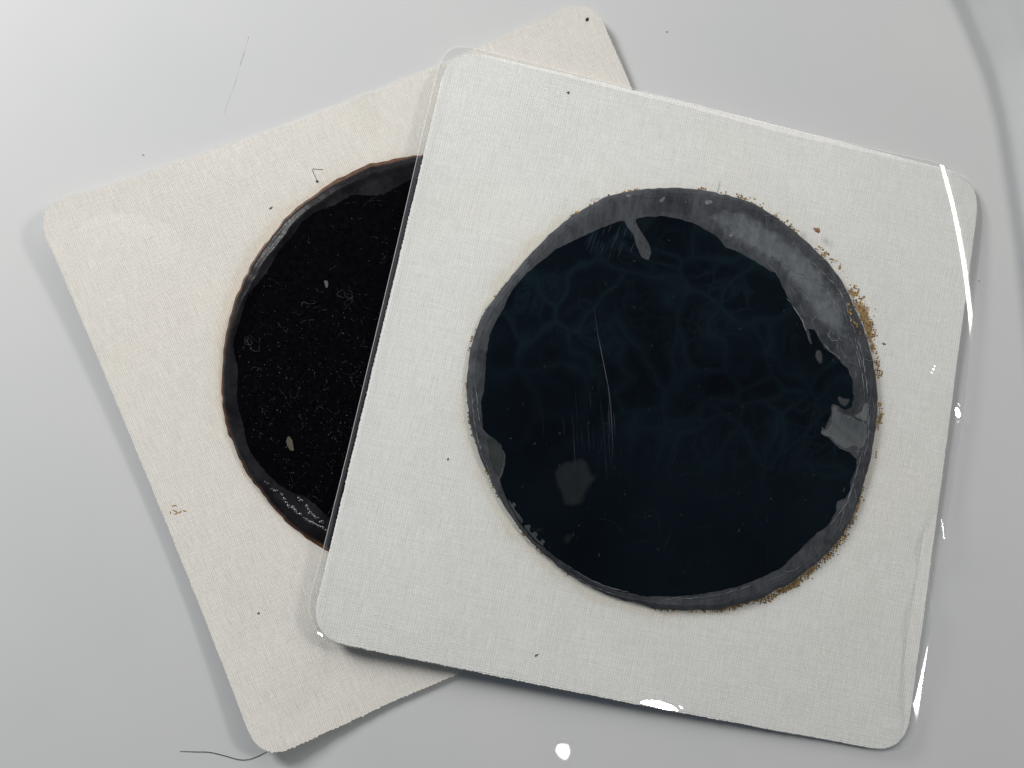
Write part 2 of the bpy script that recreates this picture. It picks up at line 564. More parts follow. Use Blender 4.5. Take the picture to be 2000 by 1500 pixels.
class Fold:
    """a bend of the film along a line; the bend's tilt is the one that catches the given lamp"""
    def __init__(self, a_px, b_px, lamp, k_in, k_out, w_in, w_out, up=0.1 * MM, over=0.15):
        self.S = at(*a_px, 2 * MM); self.E = at(*b_px, 2 * MM)
        self.L = np.linalg.norm(self.E - self.S); self.t = (self.E - self.S) / self.L
        self.n = np.array([-self.t[1], self.t[0]])
        if self.n[0] < 0: self.n = -self.n
        self.ki, self.ko, self.wi, self.wo, self.over = k_in, k_out, w_in, w_out, over
        tt = np.linspace(-0.4, 1.4, 181)
        P = self.S + tt[:, None] * (self.E - self.S)
        zb = film_base(P)
        g = half_slope(np.c_[P, zb], lamp)
        gt, self.gn = g @ self.t, g @ self.n
        Z = np.cumsum(gt) * (tt[1] - tt[0]) * self.L
        m = (tt > -0.1) & (tt < 1.1)
        Z += np.max((zb - Z)[m]) * 0.5 + np.mean((zb - Z)[m]) * 0.5 + up
        self.tt, self.Z = tt, Z
    def apply(self, xy, z):
        d = xy - self.S; tau = d @ self.t / self.L; s = d @ self.n
        gn = np.interp(tau, self.tt, self.gn); Z = np.interp(tau, self.tt, self.Z)
        k = np.where(s < 0, self.ki, self.ko)
        zf = Z + gn * s - 0.5 * k * s * s
        w = hat((s + self.wi) / (self.wi * 0.65)) * hat((self.wo - s) / (self.wo * 0.4))
        w = w * hat((tau + self.over) / (self.over)) * hat((1 + self.over - tau) / (self.over))
        r = z * (1 - w) + zf * w - z
        e = 0.05 * MM
        return z + 0.5 * (r + np.sqrt(r * r + e * e)) - 0.5 * e          # never pushed into the cloth


class Glint:
    """a small flat facet of the film turned so that it catches the given lamp"""
    def __init__(self, px, ax, by, ang, lamp, soft=0.5):
        self.c = at(*px, 2 * MM); self.ax, self.by, self.soft = ax, by, soft
        a = math.radians(ang); self.e = np.array([math.cos(a), math.sin(a)]); self.f = np.array([-self.e[1], self.e[0]])
        h = 0.5 * MM
        z0 = film_base(self.c[None])[0]
        def g(x): return half_slope(np.array([[x[0], x[1], z0]]), lamp)[0]
        self.z0 = z0; self.g = g(self.c)
        H = np.stack([(g(self.c + h * np.eye(2)[i]) - g(self.c - h * np.eye(2)[i])) / (2 * h) for i in range(2)])
        self.H = 0.5 * (H + H.T)
    def apply(self, xy, z):
        d = xy - self.c
        r = np.sqrt((d @ self.e / self.ax) ** 2 + (d @ self.f / self.by) ** 2)
        w = hat((1 + self.soft - r) / self.soft)
        zf = self.z0 + d @ self.g + 0.5 * np.einsum('ij,jk,ik->i', d, self.H, d)
        return z * (1 - w) + zf * w


PXM = 0.0865 * MM          # one photo pixel on the cloth
class Droop:
    """the corner of the film bends down beyond a slightly bowed line; on the line its slope mirrors the given lamp"""
    def __init__(self, a_px, b_px, lamp, ell, far, bow):
        self.S = at(*a_px, 2 * MM); self.E = at(*b_px, 2 * MM)
        self.L = np.linalg.norm(self.E - self.S); self.t = (self.E - self.S) / self.L
        self.n = np.array([-self.t[1], self.t[0]])
        if self.n[0] < 0: self.n = -self.n
        self.bow = bow
        tt = np.linspace(-0.5, 1.5, 81)
        P = self.S + tt[:, None] * (self.E - self.S) + self.n * (bow * 4 * tt * (1 - tt))[:, None]
        e = 0.2 * MM
        g0 = (film_base(P + self.n * e) - film_base(P - self.n * e)) / (2 * e)
        g = half_slope(np.c_[P, film_base(P)], lamp)
        self.tt, self.gn = tt, np.convolve(np.pad(g @ self.n - g0, 6, 'edge'), np.ones(13) / 13, 'valid')
        ss = np.linspace(-14 * MM, 30 * MM, 900)
        p = np.where(ss < 0, 1.0 / (1 + np.exp(-ss / ell * 1.6)) * 2, 1 + (far - 1) * np.tanh(ss / ell / (far - 1) * 0.8))
        self.ss, self.I = ss, np.cumsum(p) * (ss[1] - ss[0])
    def apply(self, xy, z):
        d = xy - self.S; tau = np.clip(d @ self.t / self.L, -0.5, 1.5); s = d @ self.n - self.bow * 4 * tau * (1 - tau)
        return z + np.interp(tau, self.tt, self.gn) * np.interp(s, self.ss, self.I)


FOLDS = [Droop((1842, 336), (1893, 604), LAMP_B, 1.15 * MM, 1.55, 0.55 * MM),
         Fold((1824, 1165), (1784, 1432), LAMP_A, 25.0, 25.0, 1.6 * MM, 30 * MM, up=0.50 * MM, over=0.8)]
GLINTS = [Glint((1285, 1377), 3.2 * MM, 0.9 * MM, -12, LAMP_A, 0.5),
          Glint((626, 1234), 1.1 * MM, 0.6 * MM, -40, LAMP_A, 0.6),
          Glint((1871, 806), 0.5 * MM, 1.15 * MM, 10, LAMP_A, 0.5),
          Glint((1822, 721), 0.26 * MM, 0.40 * MM, 0, LAMP_A, 0.9),
          Glint((1771, 691), 0.40 * MM, 0.20 * MM, -25, LAMP_A, 0.9)]


def z_film(xy):
    xy = np.atleast_2d(xy)
    z = film_base(xy)
    u, v = local(xy, CEN_F, TH_F)
    far = np.clip((np.hypot(u, v) - 0.045) / 0.02, 0, 1)
    z = z + far * 0.03 * MM * (np.sin(u / 0.0073 + v / 0.009) + np.sin(v / 0.0067 + 1.3)) + far * 0.08 * MM
    for f in FOLDS: z = f.apply(xy, z)
    for g in GLINTS: z = g.apply(xy, z)
    return z


def z_front_top(xy):
    return np.minimum(z_front_cloth(xy), z_film(xy) - 0.10 * MM)


# ------------------------------------------------------------------ table and tray
t = NT('tray_plastic')
c0 = t.coords()
n1 = t.noise(c0, 22.0, 4, 0.55); n2 = t.noise(c0, 1300.0, 3, 0.6)
colr = t.mix(t.ramp(n1, [(0.3, 0.0), (0.7, 1.0)]), (0.588, 0.595, 0.600), (0.622, 0.623, 0.616))
n3 = t.noise(c0, 95.0, 4, 0.6)
t.principled(colr, t.ramp(n3, [(0.3, 0.002), (0.75, 0.012)]), 0.35, t.bump(n2, 0.07, 0.00002))
M_TRAY = t.m
t = NT('table_laminate')
t.principled(t.mix(t.noise(t.coords(), 60.0, 4), (0.52, 0.47, 0.40), (0.60, 0.55, 0.48)), 0.5, 0.4)
M_TABLE = t.m

mesh('table_surface', [(-0.6, -0.6, -0.004), (0.6, -0.6, -0.004), (0.6, 0.6, -0.004), (-0.6, 0.6, -0.004)], [(0, 1, 2, 3)], M_TABLE, smooth=False)
tag(bpy.data.objects['table_surface'], kind='structure')

RIM = np.array([(500, -640), (1100, -560), (1500, -400), (1690, -260), (1800, -140), (1880, 0), (1934, 130), (1957, 215), (1972, 300), (1987, 400), (2000, 490), (2016, 640), (2030, 800), (2050, 1200), (2070, 1700), (2090, 2400)], float)
_rim = at(RIM[:, 0], RIM[:, 1])
_o = np.argsort(_rim[:, 1])


def rim_q(xy):
    xc = np.interp(xy[:, 1], _rim[_o, 1], _rim[_o, 0])
    return (xy[:, 0] - xc) * 0.95


def rim_profile(q):
    x = np.clip(q / (7.6 * MM), 0, 1)
    z = 6.5 * MM * np.sin(x * math.pi / 2) * hat(x * 2.2)
    return z - 0.03 * MM * np.exp(-((q + 0.1 * MM) / (0.7 * MM)) ** 2)


tray = root('tray', (0, 0), 0, 'glossy pale grey plastic tray under both square plasters, rim curving up at upper right', 'tray')
ys = np.linspace(-0.20, 0.16, 140)
xc = np.interp(ys, _rim[_o, 1], _rim[_o, 0])
# floor of the tray up to the crease
us = np.linspace(0, 1, 70) ** 0.6
V = np.array([(-0.22 + (x - 0.0008 + 0.22) * u, y, rim_profile(np.array([((-0.22 + (x - 0.0008 + 0.22) * u) - x) * 0.95]))[0]) for y, x in zip(ys, xc) for u in us])
Fq = [[i * 70 + k, i * 70 + k + 1, (i + 1) * 70 + k + 1, (i + 1) * 70 + k] for i in range(139) for k in range(69)]
mesh('tray_floor', V, Fq, M_TRAY, tray)
qs = list(np.linspace(-0.0008, 0.0078, 40)) + [0.0081, 0.0083, 0.0083]
V = []
for y, x in zip(ys, xc):
    for k, q in enumerate(qs):
        z = rim_profile(np.array([q * 0.95]))[0]
        if k == 40: z -= 0.0002
        if k == 41: z -= 0.0006
        if k == 42: z = -0.0039
        V.append((x + q, y, z))
nq = len(qs)
Fq = [[i * nq + k, i * nq + k + 1, (i + 1) * nq + k + 1, (i + 1) * nq + k] for i in range(139) for k in range(nq - 1)]
mesh('tray_rim', V, Fq, M_TRAY, tray)

# ------------------------------------------------------------------ cloth outlines
def rounded_square(corners, rad, step, jag_end, jag_side, seed, bulge=(0, 0, 0, 0), period=0.70 * MM):
    """corners TL, TR, BR, BL; pinked / frayed edge: jag_end on the two edges across the warp"""
    pts, tags = [], []
    n = 4
    for i in range(4):
        p, a, b = corners[i], corners[i - 1], corners[(i + 1) % 4]
        da = (a - p) / np.linalg.norm(a - p); db = (b - p) / np.linalg.norm(b - p)
        s, e = p + da * rad, p + db * rad
        for k in range(9):
            tt = k / 8
            pts.append((1 - tt) ** 2 * s + 2 * tt * (1 - tt) * (p * 0.93 + (s + e) / 2 * 0.07) + tt ** 2 * e)
        q = b + (p - b) / np.linalg.norm(p - b) * rad
        m = np.linspace(0, 1, 16)[1:-1]
        nn = np.array([db[1], -db[0]])
        for f in m:
            pts.append(e + (q - e) * f - nn * bulge[i] * math.sin(math.pi * f))
    o = resample(pts, step)
    nm = outline_normals(o); L = len(o)
    tdir = np.roll(o, -1, 0) - o; tdir /= np.linalg.norm(tdir, axis=1)[:, None]
    ex = (corners[1] - corners[0]) / np.linalg.norm(corners[1] - corners[0])
    along = np.abs(tdir @ ex)                       # 1 on top / bottom edge
    j = jag_end * along ** 4 + jag_side * (1 - along ** 4)
    saw = (np.arange(L) * step / period) % 1.0
    saw = np.abs(saw - 0.5) * 2 - 0.5
    r = np.random.default_rng(seed)
    jit = np.repeat(r.uniform(0.35, 1.5, L // 6 + 1), 6)[:L]
    off = j * (saw * jit * 1.3 + 0.45 * smooth_noise(L, 3, seed) + 0.3 * smooth_noise(L, 28, seed + 2))
    return o + nm * off[:, None]


br_b = CB[1] + CB[2] - CB[0] + np.array([math.sin(TH_B), -math.cos(TH_B)]) * 1.8 * MM
corn_b = [lift([q], z_back)[0] for q in ((64, 404), (1157, -5))] + [br_b, lift([(509, 1492)], z_back)[0]]
out_b = rounded_square(corn_b, 5.3 * MM, 0.14 * MM, 0.11 * MM, 0.05 * MM, 21, bulge=(-0.9 * MM, 0, 0, 0))
corn_f = [lift([q], z_front_cloth)[0] for q in ((878, 91), (1918, 348), (1767, 1474), (602, 1246))]
out_f = rounded_square(corn_f, 6.0 * MM, 0.14 * MM, 0.075 * MM, 0.06 * MM, 22, bulge=(0.5 * MM, 0, 0.3 * MM, 0))

EDGE = [0, 0.15 * MM, 0.4 * MM, 0.8 * MM] + [k * MM for k in np.arange(1.5, 48, 1.6)]

# ------------------------------------------------------------------ back plaster
back = root('plaster_patch', CEN_B, TH_B, 'square cream cloth plaster lying underneath, its bare black ointment disc dusty and half covered', 'plaster', group='square herbal plasters')
bu, bv = local(DB.c, CEN_B, TH_B)
M_CLOTH_B = cloth_material('cream_cotton', (0.70, 0.670, 0.622), 0.32 * MM, 0.30 * MM, 0.75, 0.30, (bu[0], bv[0], DB.R), (0.72, 0.58, 0.38))
sheet('cloth_backing', out_b, EDGE, z_back, lambda p: z_back(p) - CLOTH_T, [M_CLOTH_B], back)

# black ointment
t = NT('bare_ointment')
nz = t.noise(t.coords(), 1400.0, 4, 0.6)
t.principled(t.mix(nz, (0.0010, 0.0010, 0.0016), (0.0024, 0.0023, 0.0030)), t.ramp(nz, [(0.3, 0.22), (0.7, 0.40)]), 0.05, t.bump(nz, 0.08, 0.00003))
M_OINT = t.m
t = NT('ointment_rim')
c0 = t.coords()
nz = t.noise(c0, 260.0, 4, 0.6); n2 = t.noise(c0, 2400.0, 2, 0.5)
t.principled(t.mix(t.ramp(nz, [(0.35, 0.0), (0.7, 1.0)]), (0.008, 0.0072, 0.0088), (0.022, 0.0205, 0.0235)), t.ramp(n2, [(0.35, 0.24), (0.65, 0.42)]), 0.09, t.bump(n2, 0.15, 0.00004))
M_RIM = t.m
M_BROWN = plain('brown_bleed', (0.100, 0.038, 0.014), 0.6, 0.4, 1500, 0.5)

lip = [k * MM for k in (0, .05, .1, .18, .27, .37, .48, .6, .73, .87, 1.0, 1.15, 1.3, 1.45, 1.6, 1.8, 2.0, 2.2, 2.4, 2.6, 2.8, 3.0, 3.3, 3.7, 4.2, 5, 6, 8, 11, 14, 18, 22, 27, 32)]
sheet('ointment_rim', DB.out, lip, lambda p: z_back_disc(p), lambda p: z_back(p) + 0.01 * MM, [M_RIM], back)
# the flat black middle, its edge wandering
cen_px = np.array([835.0, 700.0])
inner = []
for p in spline(BACK_DISC, 4):
    d = p - cen_px; r_ = np.linalg.norm(d); a = math.atan2(d[1], d[0])
    w = 27 + 7 * math.sin(3 * a + 1) + 5 * math.sin(9 * a) + 2.5 * math.sin(23 * a)
    if math.radians(105) < a < math.radians(142): w += 20 * math.sin((a - math.radians(105)) / math.radians(37) * math.pi)
    if -2.0 < a < -1.55: w += 20 * math.sin((a + 2.0) / 0.45 * math.pi)
    inner.append(p - d / r_ * w)
slab('ointment_disc', np.array(inner), lambda p: z_back_disc(p) + 0.07 * MM, 0.12 * MM, M_OINT, back, 12, 0.7, 4)
# brown bleed round the disc
bag = Bag()
P = DB.px; nmp = outline_normals(P)
wv = 2.2 + 1.0 * smooth_noise(len(P), 14, 8) + 0.6 * smooth_noise(len(P), 4, 9)
ang = np.arctan2(P[:, 1] - 700, P[:, 0] - 835)
wv = np.clip(wv + 5.5 * np.exp(-((ang + 1.95) / 0.35) ** 2) + 6 * np.exp(-((ang - 2.05) / 0.12) ** 2), 1.0, 14)
oi, oo = lift(P - nmp * 4, z_back), lift(P + nmp * wv[:, None], z_back)
n = len(P)
Vb = np.vstack([np.c_[oi, z_back(oi) + 0.16 * MM], np.c_[(oi + oo) / 2, z_back((oi + oo) / 2) + 0.14 * MM], np.c_[oo, z_back(oo) + 0.015 * MM]])
Fb = []
for i in range(n):
    j = (i + 1) % n
    Fb += [[i, j, n + j, n + i], [n + i, n + j, 2 * n + j, 2 * n + i]]
mesh('brown_edge', Vb, Fb, M_BROWN, back)

# dust and lint caught on the sticky disc
M_DUST = plain('pale_dust', (0.17, 0.175, 0.19), 0.8, 0.2, 900, 0.5)
bag = Bag()
def on_back(px, py, up=0.10):
    xy = lift([(px, py)], lambda p: z_back_disc(p)); return np.array([xy[0][0], xy[0][1], z_back_disc(xy)[0] + up * MM])
k = 0
poly_in = np.array(inner)
while k < 1300:
    a = random.uniform(0, 2 * math.pi); r_ = 375 * math.sqrt(random.random())
    px, py = 835 + r_ * math.cos(a), 700 + r_ * math.sin(a)
    if px > 905 - 0.24 * (py - 100) or px < 440: continue
    dens = (0.20 + 0.8 * math.exp(-((py - 790) / 160) ** 2)) * (0.35 + 0.65 * math.sin(px / 23 + math.sin(py / 31)) ** 2)
    dens = max(dens, math.exp(-((px - 690) / 45) ** 2 - ((py - 850) / 28) ** 2) * 3)
    if random.random() > dens or not inside(poly_in, np.array([[px, py]]))[0]: continue
    k += 1
    q = on_back(px, py, 0.075)
    s = random.choice((0.016, 0.02, 0.02, 0.025, 0.03, 0.05)) * MM * random.uniform(0.6, 1.1)
    bag.dome(q, s, s * 0.7, 4, k, random.uniform(1, 2.4), random.uniform(0, 3.1))
bag.build('dust_specks', M_DUST, back, False)['kind'] = 'stuff'
M_LINT = plain('pale_lint', (0.10, 0.105, 0.115), 0.85, 0.2, 900, 0.4)
bag = Bag(); k = 0
while k < 80:
    a = random.uniform(0, 2 * math.pi); r_ = 360 * math.sqrt(random.random())
    px, py = 835 + r_ * math.cos(a), 700 + r_ * math.sin(a)
    if px > 895 - 0.24 * (py - 100) or px < 455 or not inside(poly_in, np.array([[px, py]]))[0]: continue
    if random.random() > 0.35 + 0.65 * math.exp(-((py - 740) / 200) ** 2): continue
    k += 1
    m = random.randint(5, 12); h = random.uniform(0, 6.28); pts = []
    st = random.uniform(1.2, 3.2)
    x, y = px, py; curl = random.uniform(-0.5, 0.5)
    for i in range(m):
        pts.append(on_back(x, y, 0.10 + 0.05 * math.sin(i)))
        h += 0.5 * curl + random.uniform(-0.45, 0.45); x += st * math.cos(h); y += st * math.sin(h)
    bag.tube(pts, 0.015 * MM * random.uniform(0.7, 1.3), 3)
# the two larger tangles
for (cx_, cy_, wx, wy, n_) in ((672, 572, 9, 34, 70), (492, 665, 16, 22, 60), (605, 585, 16, 9, 24), (700, 850, 22, 20, 60)):
    x, y, h = cx_, cy_, 0.0; pts = []
    for i in range(n_):
        h += random.uniform(-1.1, 1.1) + 0.25
        x += 3.0 * math.cos(h); y += 3.0 * math.sin(h)
        x += (cx_ - x) * (0.12 if abs(x - cx_) > wx else 0); y += (cy_ - y) * (0.12 if abs(y - cy_) > wy else 0)
        pts.append(on_back(x, y, 0.12 + 0.06 * math.sin(i * 0.7)))
    bag.tube(pts, 0.017 * MM, 3)
bag.build('lint_fibres', M_LINT, back)['kind'] = 'stuff'

# wet sparkle along the lower lip and upper lip of the bare disc: beads of ointment
M_GLOSS = plain('wet_ointment', (0.05, 0.05, 0.052), 0.12, 1.0, 900, 0.3)
bag = Bag()
for line, n_ in (([(518, 940), (545, 965), (566, 990), (600, 1015), (640, 1035)], 46), ([(575, 967), (592, 982), (610, 1005), (632, 1022)], 26)):
    c_ = resample(line, 1.0, False)
    for i in range(n_):
        q = c_[int(random.random() ** 0.8 * (len(c_) - 1))] + rng.normal(size=2) * 1.8
        bag.dome(on_back(q[0], q[1], 0.02), 0.15 * MM * random.uniform(0.7, 1.7), 0.16 * MM, 8, 900 + i, 1.4, -0.7, 0.12)
bag.build('ointment_beads', M_GLOSS, back)['kind'] = 'stuff'

# brown dabs on the cloth near the left edge
M_DAB = plain('brown_dab', (0.32, 0.18, 0.045), 0.6, 0.4, 2500, 0.5)
for i, line in enumerate(([(336, 989), (341, 987), (345, 988)], [(332, 998), (332.5, 1001), (333, 1004)], [(337, 996), (342, 998), (347, 1001)], [(340, 1004), (344, 1003), (347, 1000)], [(348, 1002), (352, 1000), (354, 997)], [(357, 997), (361, 998), (364, 998)])):
    xy = lift(resample(spline(line, 4, False), 1.0, False), z_back); b_ = Bag()
    b_.ribbon(np.c_[xy, z_back(xy) + 0.02 * MM], np.full(len(xy), 0.19 * MM) * np.sin(np.linspace(0.5, 2.7, len(xy))), 0.05 * MM)
    b_.build('stain_dab', M_DAB, back)

# loose thread ends along the cut edges
M_THREAD_B = plain('cream_thread', (0.78, 0.75, 0.69), 0.9, 0.1, 900, 0.1)
def fray(outline, zf, count, seed, mat, parent, along_dir, length):
    r = np.random.default_rng(seed); b_ = Bag(); nm = outline_normals(outline)
    td = np.roll(outline, -1, 0) - outline; td /= np.linalg.norm(td, axis=1)[:, None]
    idx = [i for i in range(len(outline)) if abs(td[i] @ along_dir) > 0.8]
    for i in r.choice(idx, count):
        p, n_ = outline[i], nm[i]; Ln = length * r.uniform(0.4, 1.4)
        sw = td[i] * r.normal() * 0.35
        pts = []
        for s in np.linspace(0, 1, 5):
            xy = p - n_ * 0.15 * MM + (n_ + sw * s) * Ln * s
            pts.append((xy[0], xy[1], zf(p[None])[0] - 0.12 * MM + 0.10 * MM * r.normal() * s))
        b_.tube(pts, 0.032 * MM, 4)
    b_.build('frayed_threads', mat, parent)['kind'] = 'stuff'
ex_b = np.array([math.cos(TH_B), math.sin(TH_B)]); ex_f = np.array([math.cos(TH_F), math.sin(TH_F)])
fray(out_b, z_back, 420, 5, M_THREAD_B, back, ex_b, 0.30 * MM)

# ------------------------------------------------------------------ front plaster
front = root('plaster_patch', CEN_F, TH_F, 'square white cloth plaster on top, its black ointment disc covered by a clear film', 'plaster', group='square herbal plasters')
fu, fv = local(DF.c, CEN_F, TH_F)
M_CLOTH_F = cloth_material('white_cotton', (0.885, 0.865, 0.835), 0.40 * MM, 0.38 * MM, 0.62, 0.45, (fu[0], fv[0], DF.R), (0.74, 0.62, 0.42))
sheet('cloth_backing', out_f, EDGE, z_front_top, lambda p: z_front_top(p) - CLOTH_T, [M_CLOTH_F], front)
M_THREAD_F = plain('white_thread', (0.78, 0.78, 0.77), 0.9, 0.1, 900, 0.1)
fray(out_f, z_front_top, 200, 6, M_THREAD_F, front, ex_f, 0.22 * MM)
fray(out_f, z_front_top, 60, 8, M_THREAD_F, front, np.array([-ex_f[1], ex_f[0]]), 0.25 * MM)

# dull grey margin: here the film does not wet the ointment
def soft_edge(t, shader, width, scale=700.0, top=1.0):
    """the layer thins out over its last `width` photo pixels, unevenly"""
    at_ = t.n('ShaderNodeAttribute', attribute_name='edge')
    nz = t.noise(t.coords(), scale, 4, 0.65)
    f = t.math('ADD', t.math('DIVIDE', at_.outputs['Fac'], width), t.math('MULTIPLY_ADD', nz, 2.0, -1.25))
    f = t.ramp(f, [(0.0, 0.0), (0.6, 0.85 * top), (1.0, top)])
    tr = t.n('ShaderNodeBsdfTransparent'); mx = t.n('ShaderNodeMixShader')
    t.link(f, mx.inputs[0]); t.link(tr.outputs[0], mx.inputs[1]); t.link(shader, mx.inputs[2])
    t.link(mx.outputs[0], t.out.inputs[0])


def dull(name, lo, hi, rough=0.6, soft=0.0, top=1.0, nscale=700.0):
    t = NT(name)
    c0 = t.coords()
    n1 = t.noise(c0, 130.0, 5, 0.6, 1.6); n2 = t.noise(c0, 1100.0, 4, 0.65, 0.6)
    n3 = t.noise(t.coords((1500, 160, 0), (0, 0, 0.5)), 1.0, 3, 0.6, 0.5)
    v = t.math('ADD', t.math('MULTIPLY', n1, 0.5), t.math('ADD', t.math('MULTIPLY', n2, 0.25), t.math('MULTIPLY', n3, 0.25)))
    b = t.principled(t.mix(t.ramp(v, [(0.38, 0.0), (0.62, 1.0)]), lo, hi), rough, 0.10, t.bump(n2, 0.25, 0.00005))
    if soft: soft_edge(t, b.outputs[0], soft, nscale, top)
    return t.m
M_DULL = dull('dull_ointment', (0.034, 0.035, 0.040), (0.100, 0.103, 0.112))
M_PALE = dull('pale_air_gap', (0.15, 0.162, 0.180), (0.31, 0.326, 0.345), soft=20.0, top=0.62)
M_PALER = dull('milky_air_gap', (0.13, 0.14, 0.14), (0.23, 0.24, 0.235), soft=3.0)
M_PALE2 = dull('pale_air_pocket', (0.085, 0.090, 0.096), (0.155, 0.160, 0.165), soft=2.5)
M_PALER2 = dull('milky_bubble', (0.15, 0.155, 0.16), (0.26, 0.27, 0.275), soft=1.1)
M_BUB = dull('bubble_haze', (0.040, 0.040, 0.045), (0.075, 0.076, 0.082), soft=3.0)
M_FAINT = dull('faint_air_gap', (0.0095, 0.0115, 0.0135), (0.0165, 0.0195, 0.0225), soft=11.0, nscale=350.0)
M_GREENISH = dull('greenish_air_gap', (0.028, 0.034, 0.031), (0.058, 0.066, 0.060), soft=4.0)
lipf = [k * 0.06 * MM for k in range(36)] + [k * MM for k in (2.4, 2.8, 3.4, 4.2, 5.2, 6.5, 8, 10, 13, 16, 20, 25, 30)]
sheet('ointment_disc', DF.out, lipf, z_front_disc, lambda p: z_front_cloth(p) - 0.02 * MM, [M_DULL], front)

# wetted middle, jet black with a teal cast and faint veins
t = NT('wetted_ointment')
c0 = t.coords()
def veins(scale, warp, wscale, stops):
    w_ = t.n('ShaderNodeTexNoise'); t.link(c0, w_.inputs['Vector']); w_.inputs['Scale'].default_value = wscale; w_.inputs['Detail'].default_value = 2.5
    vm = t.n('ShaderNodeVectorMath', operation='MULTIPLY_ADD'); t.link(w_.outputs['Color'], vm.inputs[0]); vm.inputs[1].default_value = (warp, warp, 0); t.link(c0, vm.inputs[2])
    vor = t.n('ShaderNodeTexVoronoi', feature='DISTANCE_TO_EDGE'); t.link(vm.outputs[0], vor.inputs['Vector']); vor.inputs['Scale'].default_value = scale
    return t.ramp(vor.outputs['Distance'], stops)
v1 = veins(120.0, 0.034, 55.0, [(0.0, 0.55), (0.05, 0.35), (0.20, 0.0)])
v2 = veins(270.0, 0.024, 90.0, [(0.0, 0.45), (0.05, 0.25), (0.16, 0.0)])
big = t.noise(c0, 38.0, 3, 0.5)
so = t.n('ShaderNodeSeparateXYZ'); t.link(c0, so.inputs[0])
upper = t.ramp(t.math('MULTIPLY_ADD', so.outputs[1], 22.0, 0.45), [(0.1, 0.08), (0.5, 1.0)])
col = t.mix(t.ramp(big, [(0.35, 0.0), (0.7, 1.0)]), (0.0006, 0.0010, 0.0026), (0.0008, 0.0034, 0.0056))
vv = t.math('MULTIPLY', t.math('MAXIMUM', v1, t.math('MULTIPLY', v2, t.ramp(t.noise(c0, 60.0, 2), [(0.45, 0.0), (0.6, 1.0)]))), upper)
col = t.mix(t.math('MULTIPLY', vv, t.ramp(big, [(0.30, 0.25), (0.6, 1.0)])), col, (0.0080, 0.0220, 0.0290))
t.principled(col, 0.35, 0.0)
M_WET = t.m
WET = [(946, 761), (950, 700), (955, 656), (970, 626), (1000, 566), (1036, 527), (1087, 486), (1150, 455), (1204, 434), (1219, 432), (1237, 458), (1243, 479), (1253, 503),
       (1267, 509), (1273, 494), (1267, 476), (1252, 449), (1240, 428), (1265, 423), (1294, 422), (1330, 428), (1360, 437), (1378, 449), (1402, 464), (1414, 482), (1440, 490), (1475, 510),
       (1515, 535), (1537, 577), (1562, 620), (1582, 670), (1585, 672), (1580, 642), (1591, 644), (1600, 663), (1611, 680), (1622, 688), (1634, 697), (1644, 710),
       (1655, 718), (1664, 740), (1667, 775), (1664, 795), (1650, 802), (1636, 792), (1625, 789), (1624, 797), (1623, 812), (1610, 838), (1605, 832), (1604, 845), (1620, 857), (1640, 876),
       (1660, 884), (1674, 897), (1671, 920), (1661, 939), (1660, 959), (1652, 974), (1635, 979), (1633, 997), (1617, 1027), (1601, 1038), (1570, 1065), (1537, 1098),
       (1522, 1111), (1485, 1128), (1446, 1144), (1396, 1156), (1350, 1163), (1312, 1165), (1256, 1164), (1207, 1154), (1170, 1140), (1133, 1120), (1093, 1093), (1047, 1060), (1010, 1013),
       (987, 970), (977, 937), (983, 917), (987, 890), (977, 867), (953, 847), (943, 837), (940, 783)]
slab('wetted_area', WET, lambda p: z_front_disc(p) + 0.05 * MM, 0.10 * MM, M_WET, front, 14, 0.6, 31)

zb = lambda p: z_front_disc(p) + 0.085 * MM
for poly, mat in (
    ([(1083, 917), (1093, 902), (1115, 894), (1137, 892), (1153, 903), (1160, 920), (1173, 930), (1163, 947), (1147, 967), (1133, 987), (1100, 990), (1090, 967), (1082, 950), (1079, 933)], M_FAINT),
    ([(1038, 1037), (1050, 1026), (1063, 1025), (1066, 1034), (1058, 1045), (1043, 1045)], M_FAINT),
    ([(1095, 1050), (1110, 1040), (1126, 1042), (1118, 1060), (1105, 1068)], M_FAINT),
    ([(1590, 696), (1596, 683), (1606, 690), (1607, 712), (1602, 715)], M_BUB),
    ([(1634, 766), (1645, 775), (1661, 778), (1659, 787), (1652, 795), (1641, 791), (1636, 777)], M_BUB),
    ([(1648, 947), (1652, 953), (1650, 960), (1645, 969), (1643, 966)], M_BUB),
    ([(1637, 904), (1641, 908), (1641, 915), (1636, 910)], M_BUB),
):
    slab('air_bubble', spline(poly, 3), zb, 0.04 * MM, mat, front, 5, 0.5, 40 + len(poly))
PATCHES = [
    ('air_gap', [(1623, 792), (1635, 795), (1644, 806), (1664, 810), (1677, 819), (1688, 825), (1694, 833), (1697, 855), (1683, 879), (1667, 872), (1651, 877), (1634, 868), (1624, 857), (1606, 850), (1604, 842), (1616, 836), (1624, 817)], M_PALE2),
    ('air_gap', [(1667, 809), (1680, 804), (1688, 786), (1697, 785), (1697, 805), (1695, 821), (1686, 824)], M_PALER),
    ('air_gap', [(957, 852), (970, 858), (980, 870), (985, 890), (982, 912), (975, 932), (966, 925), (958, 905), (953, 880), (950, 860)], M_GREENISH),
    ('air_gap', [(1375, 415), (1420, 405), (1470, 415), (1520, 445), (1570, 485), (1612, 530), (1642, 580), (1662, 640), (1650, 670), (1610, 650), (1590, 625), (1560, 585), (1540, 560), (1520, 530), (1480, 505), (1445, 487), (1420, 470)], M_PALE),
]
for nm_, poly, mat in PATCHES:
    slab(nm_, spline(poly, 4), lambda p: z_front_disc(p) + 0.065 * MM, 0.05 * MM, mat, front, 6, 0.7, 60 + len(poly))
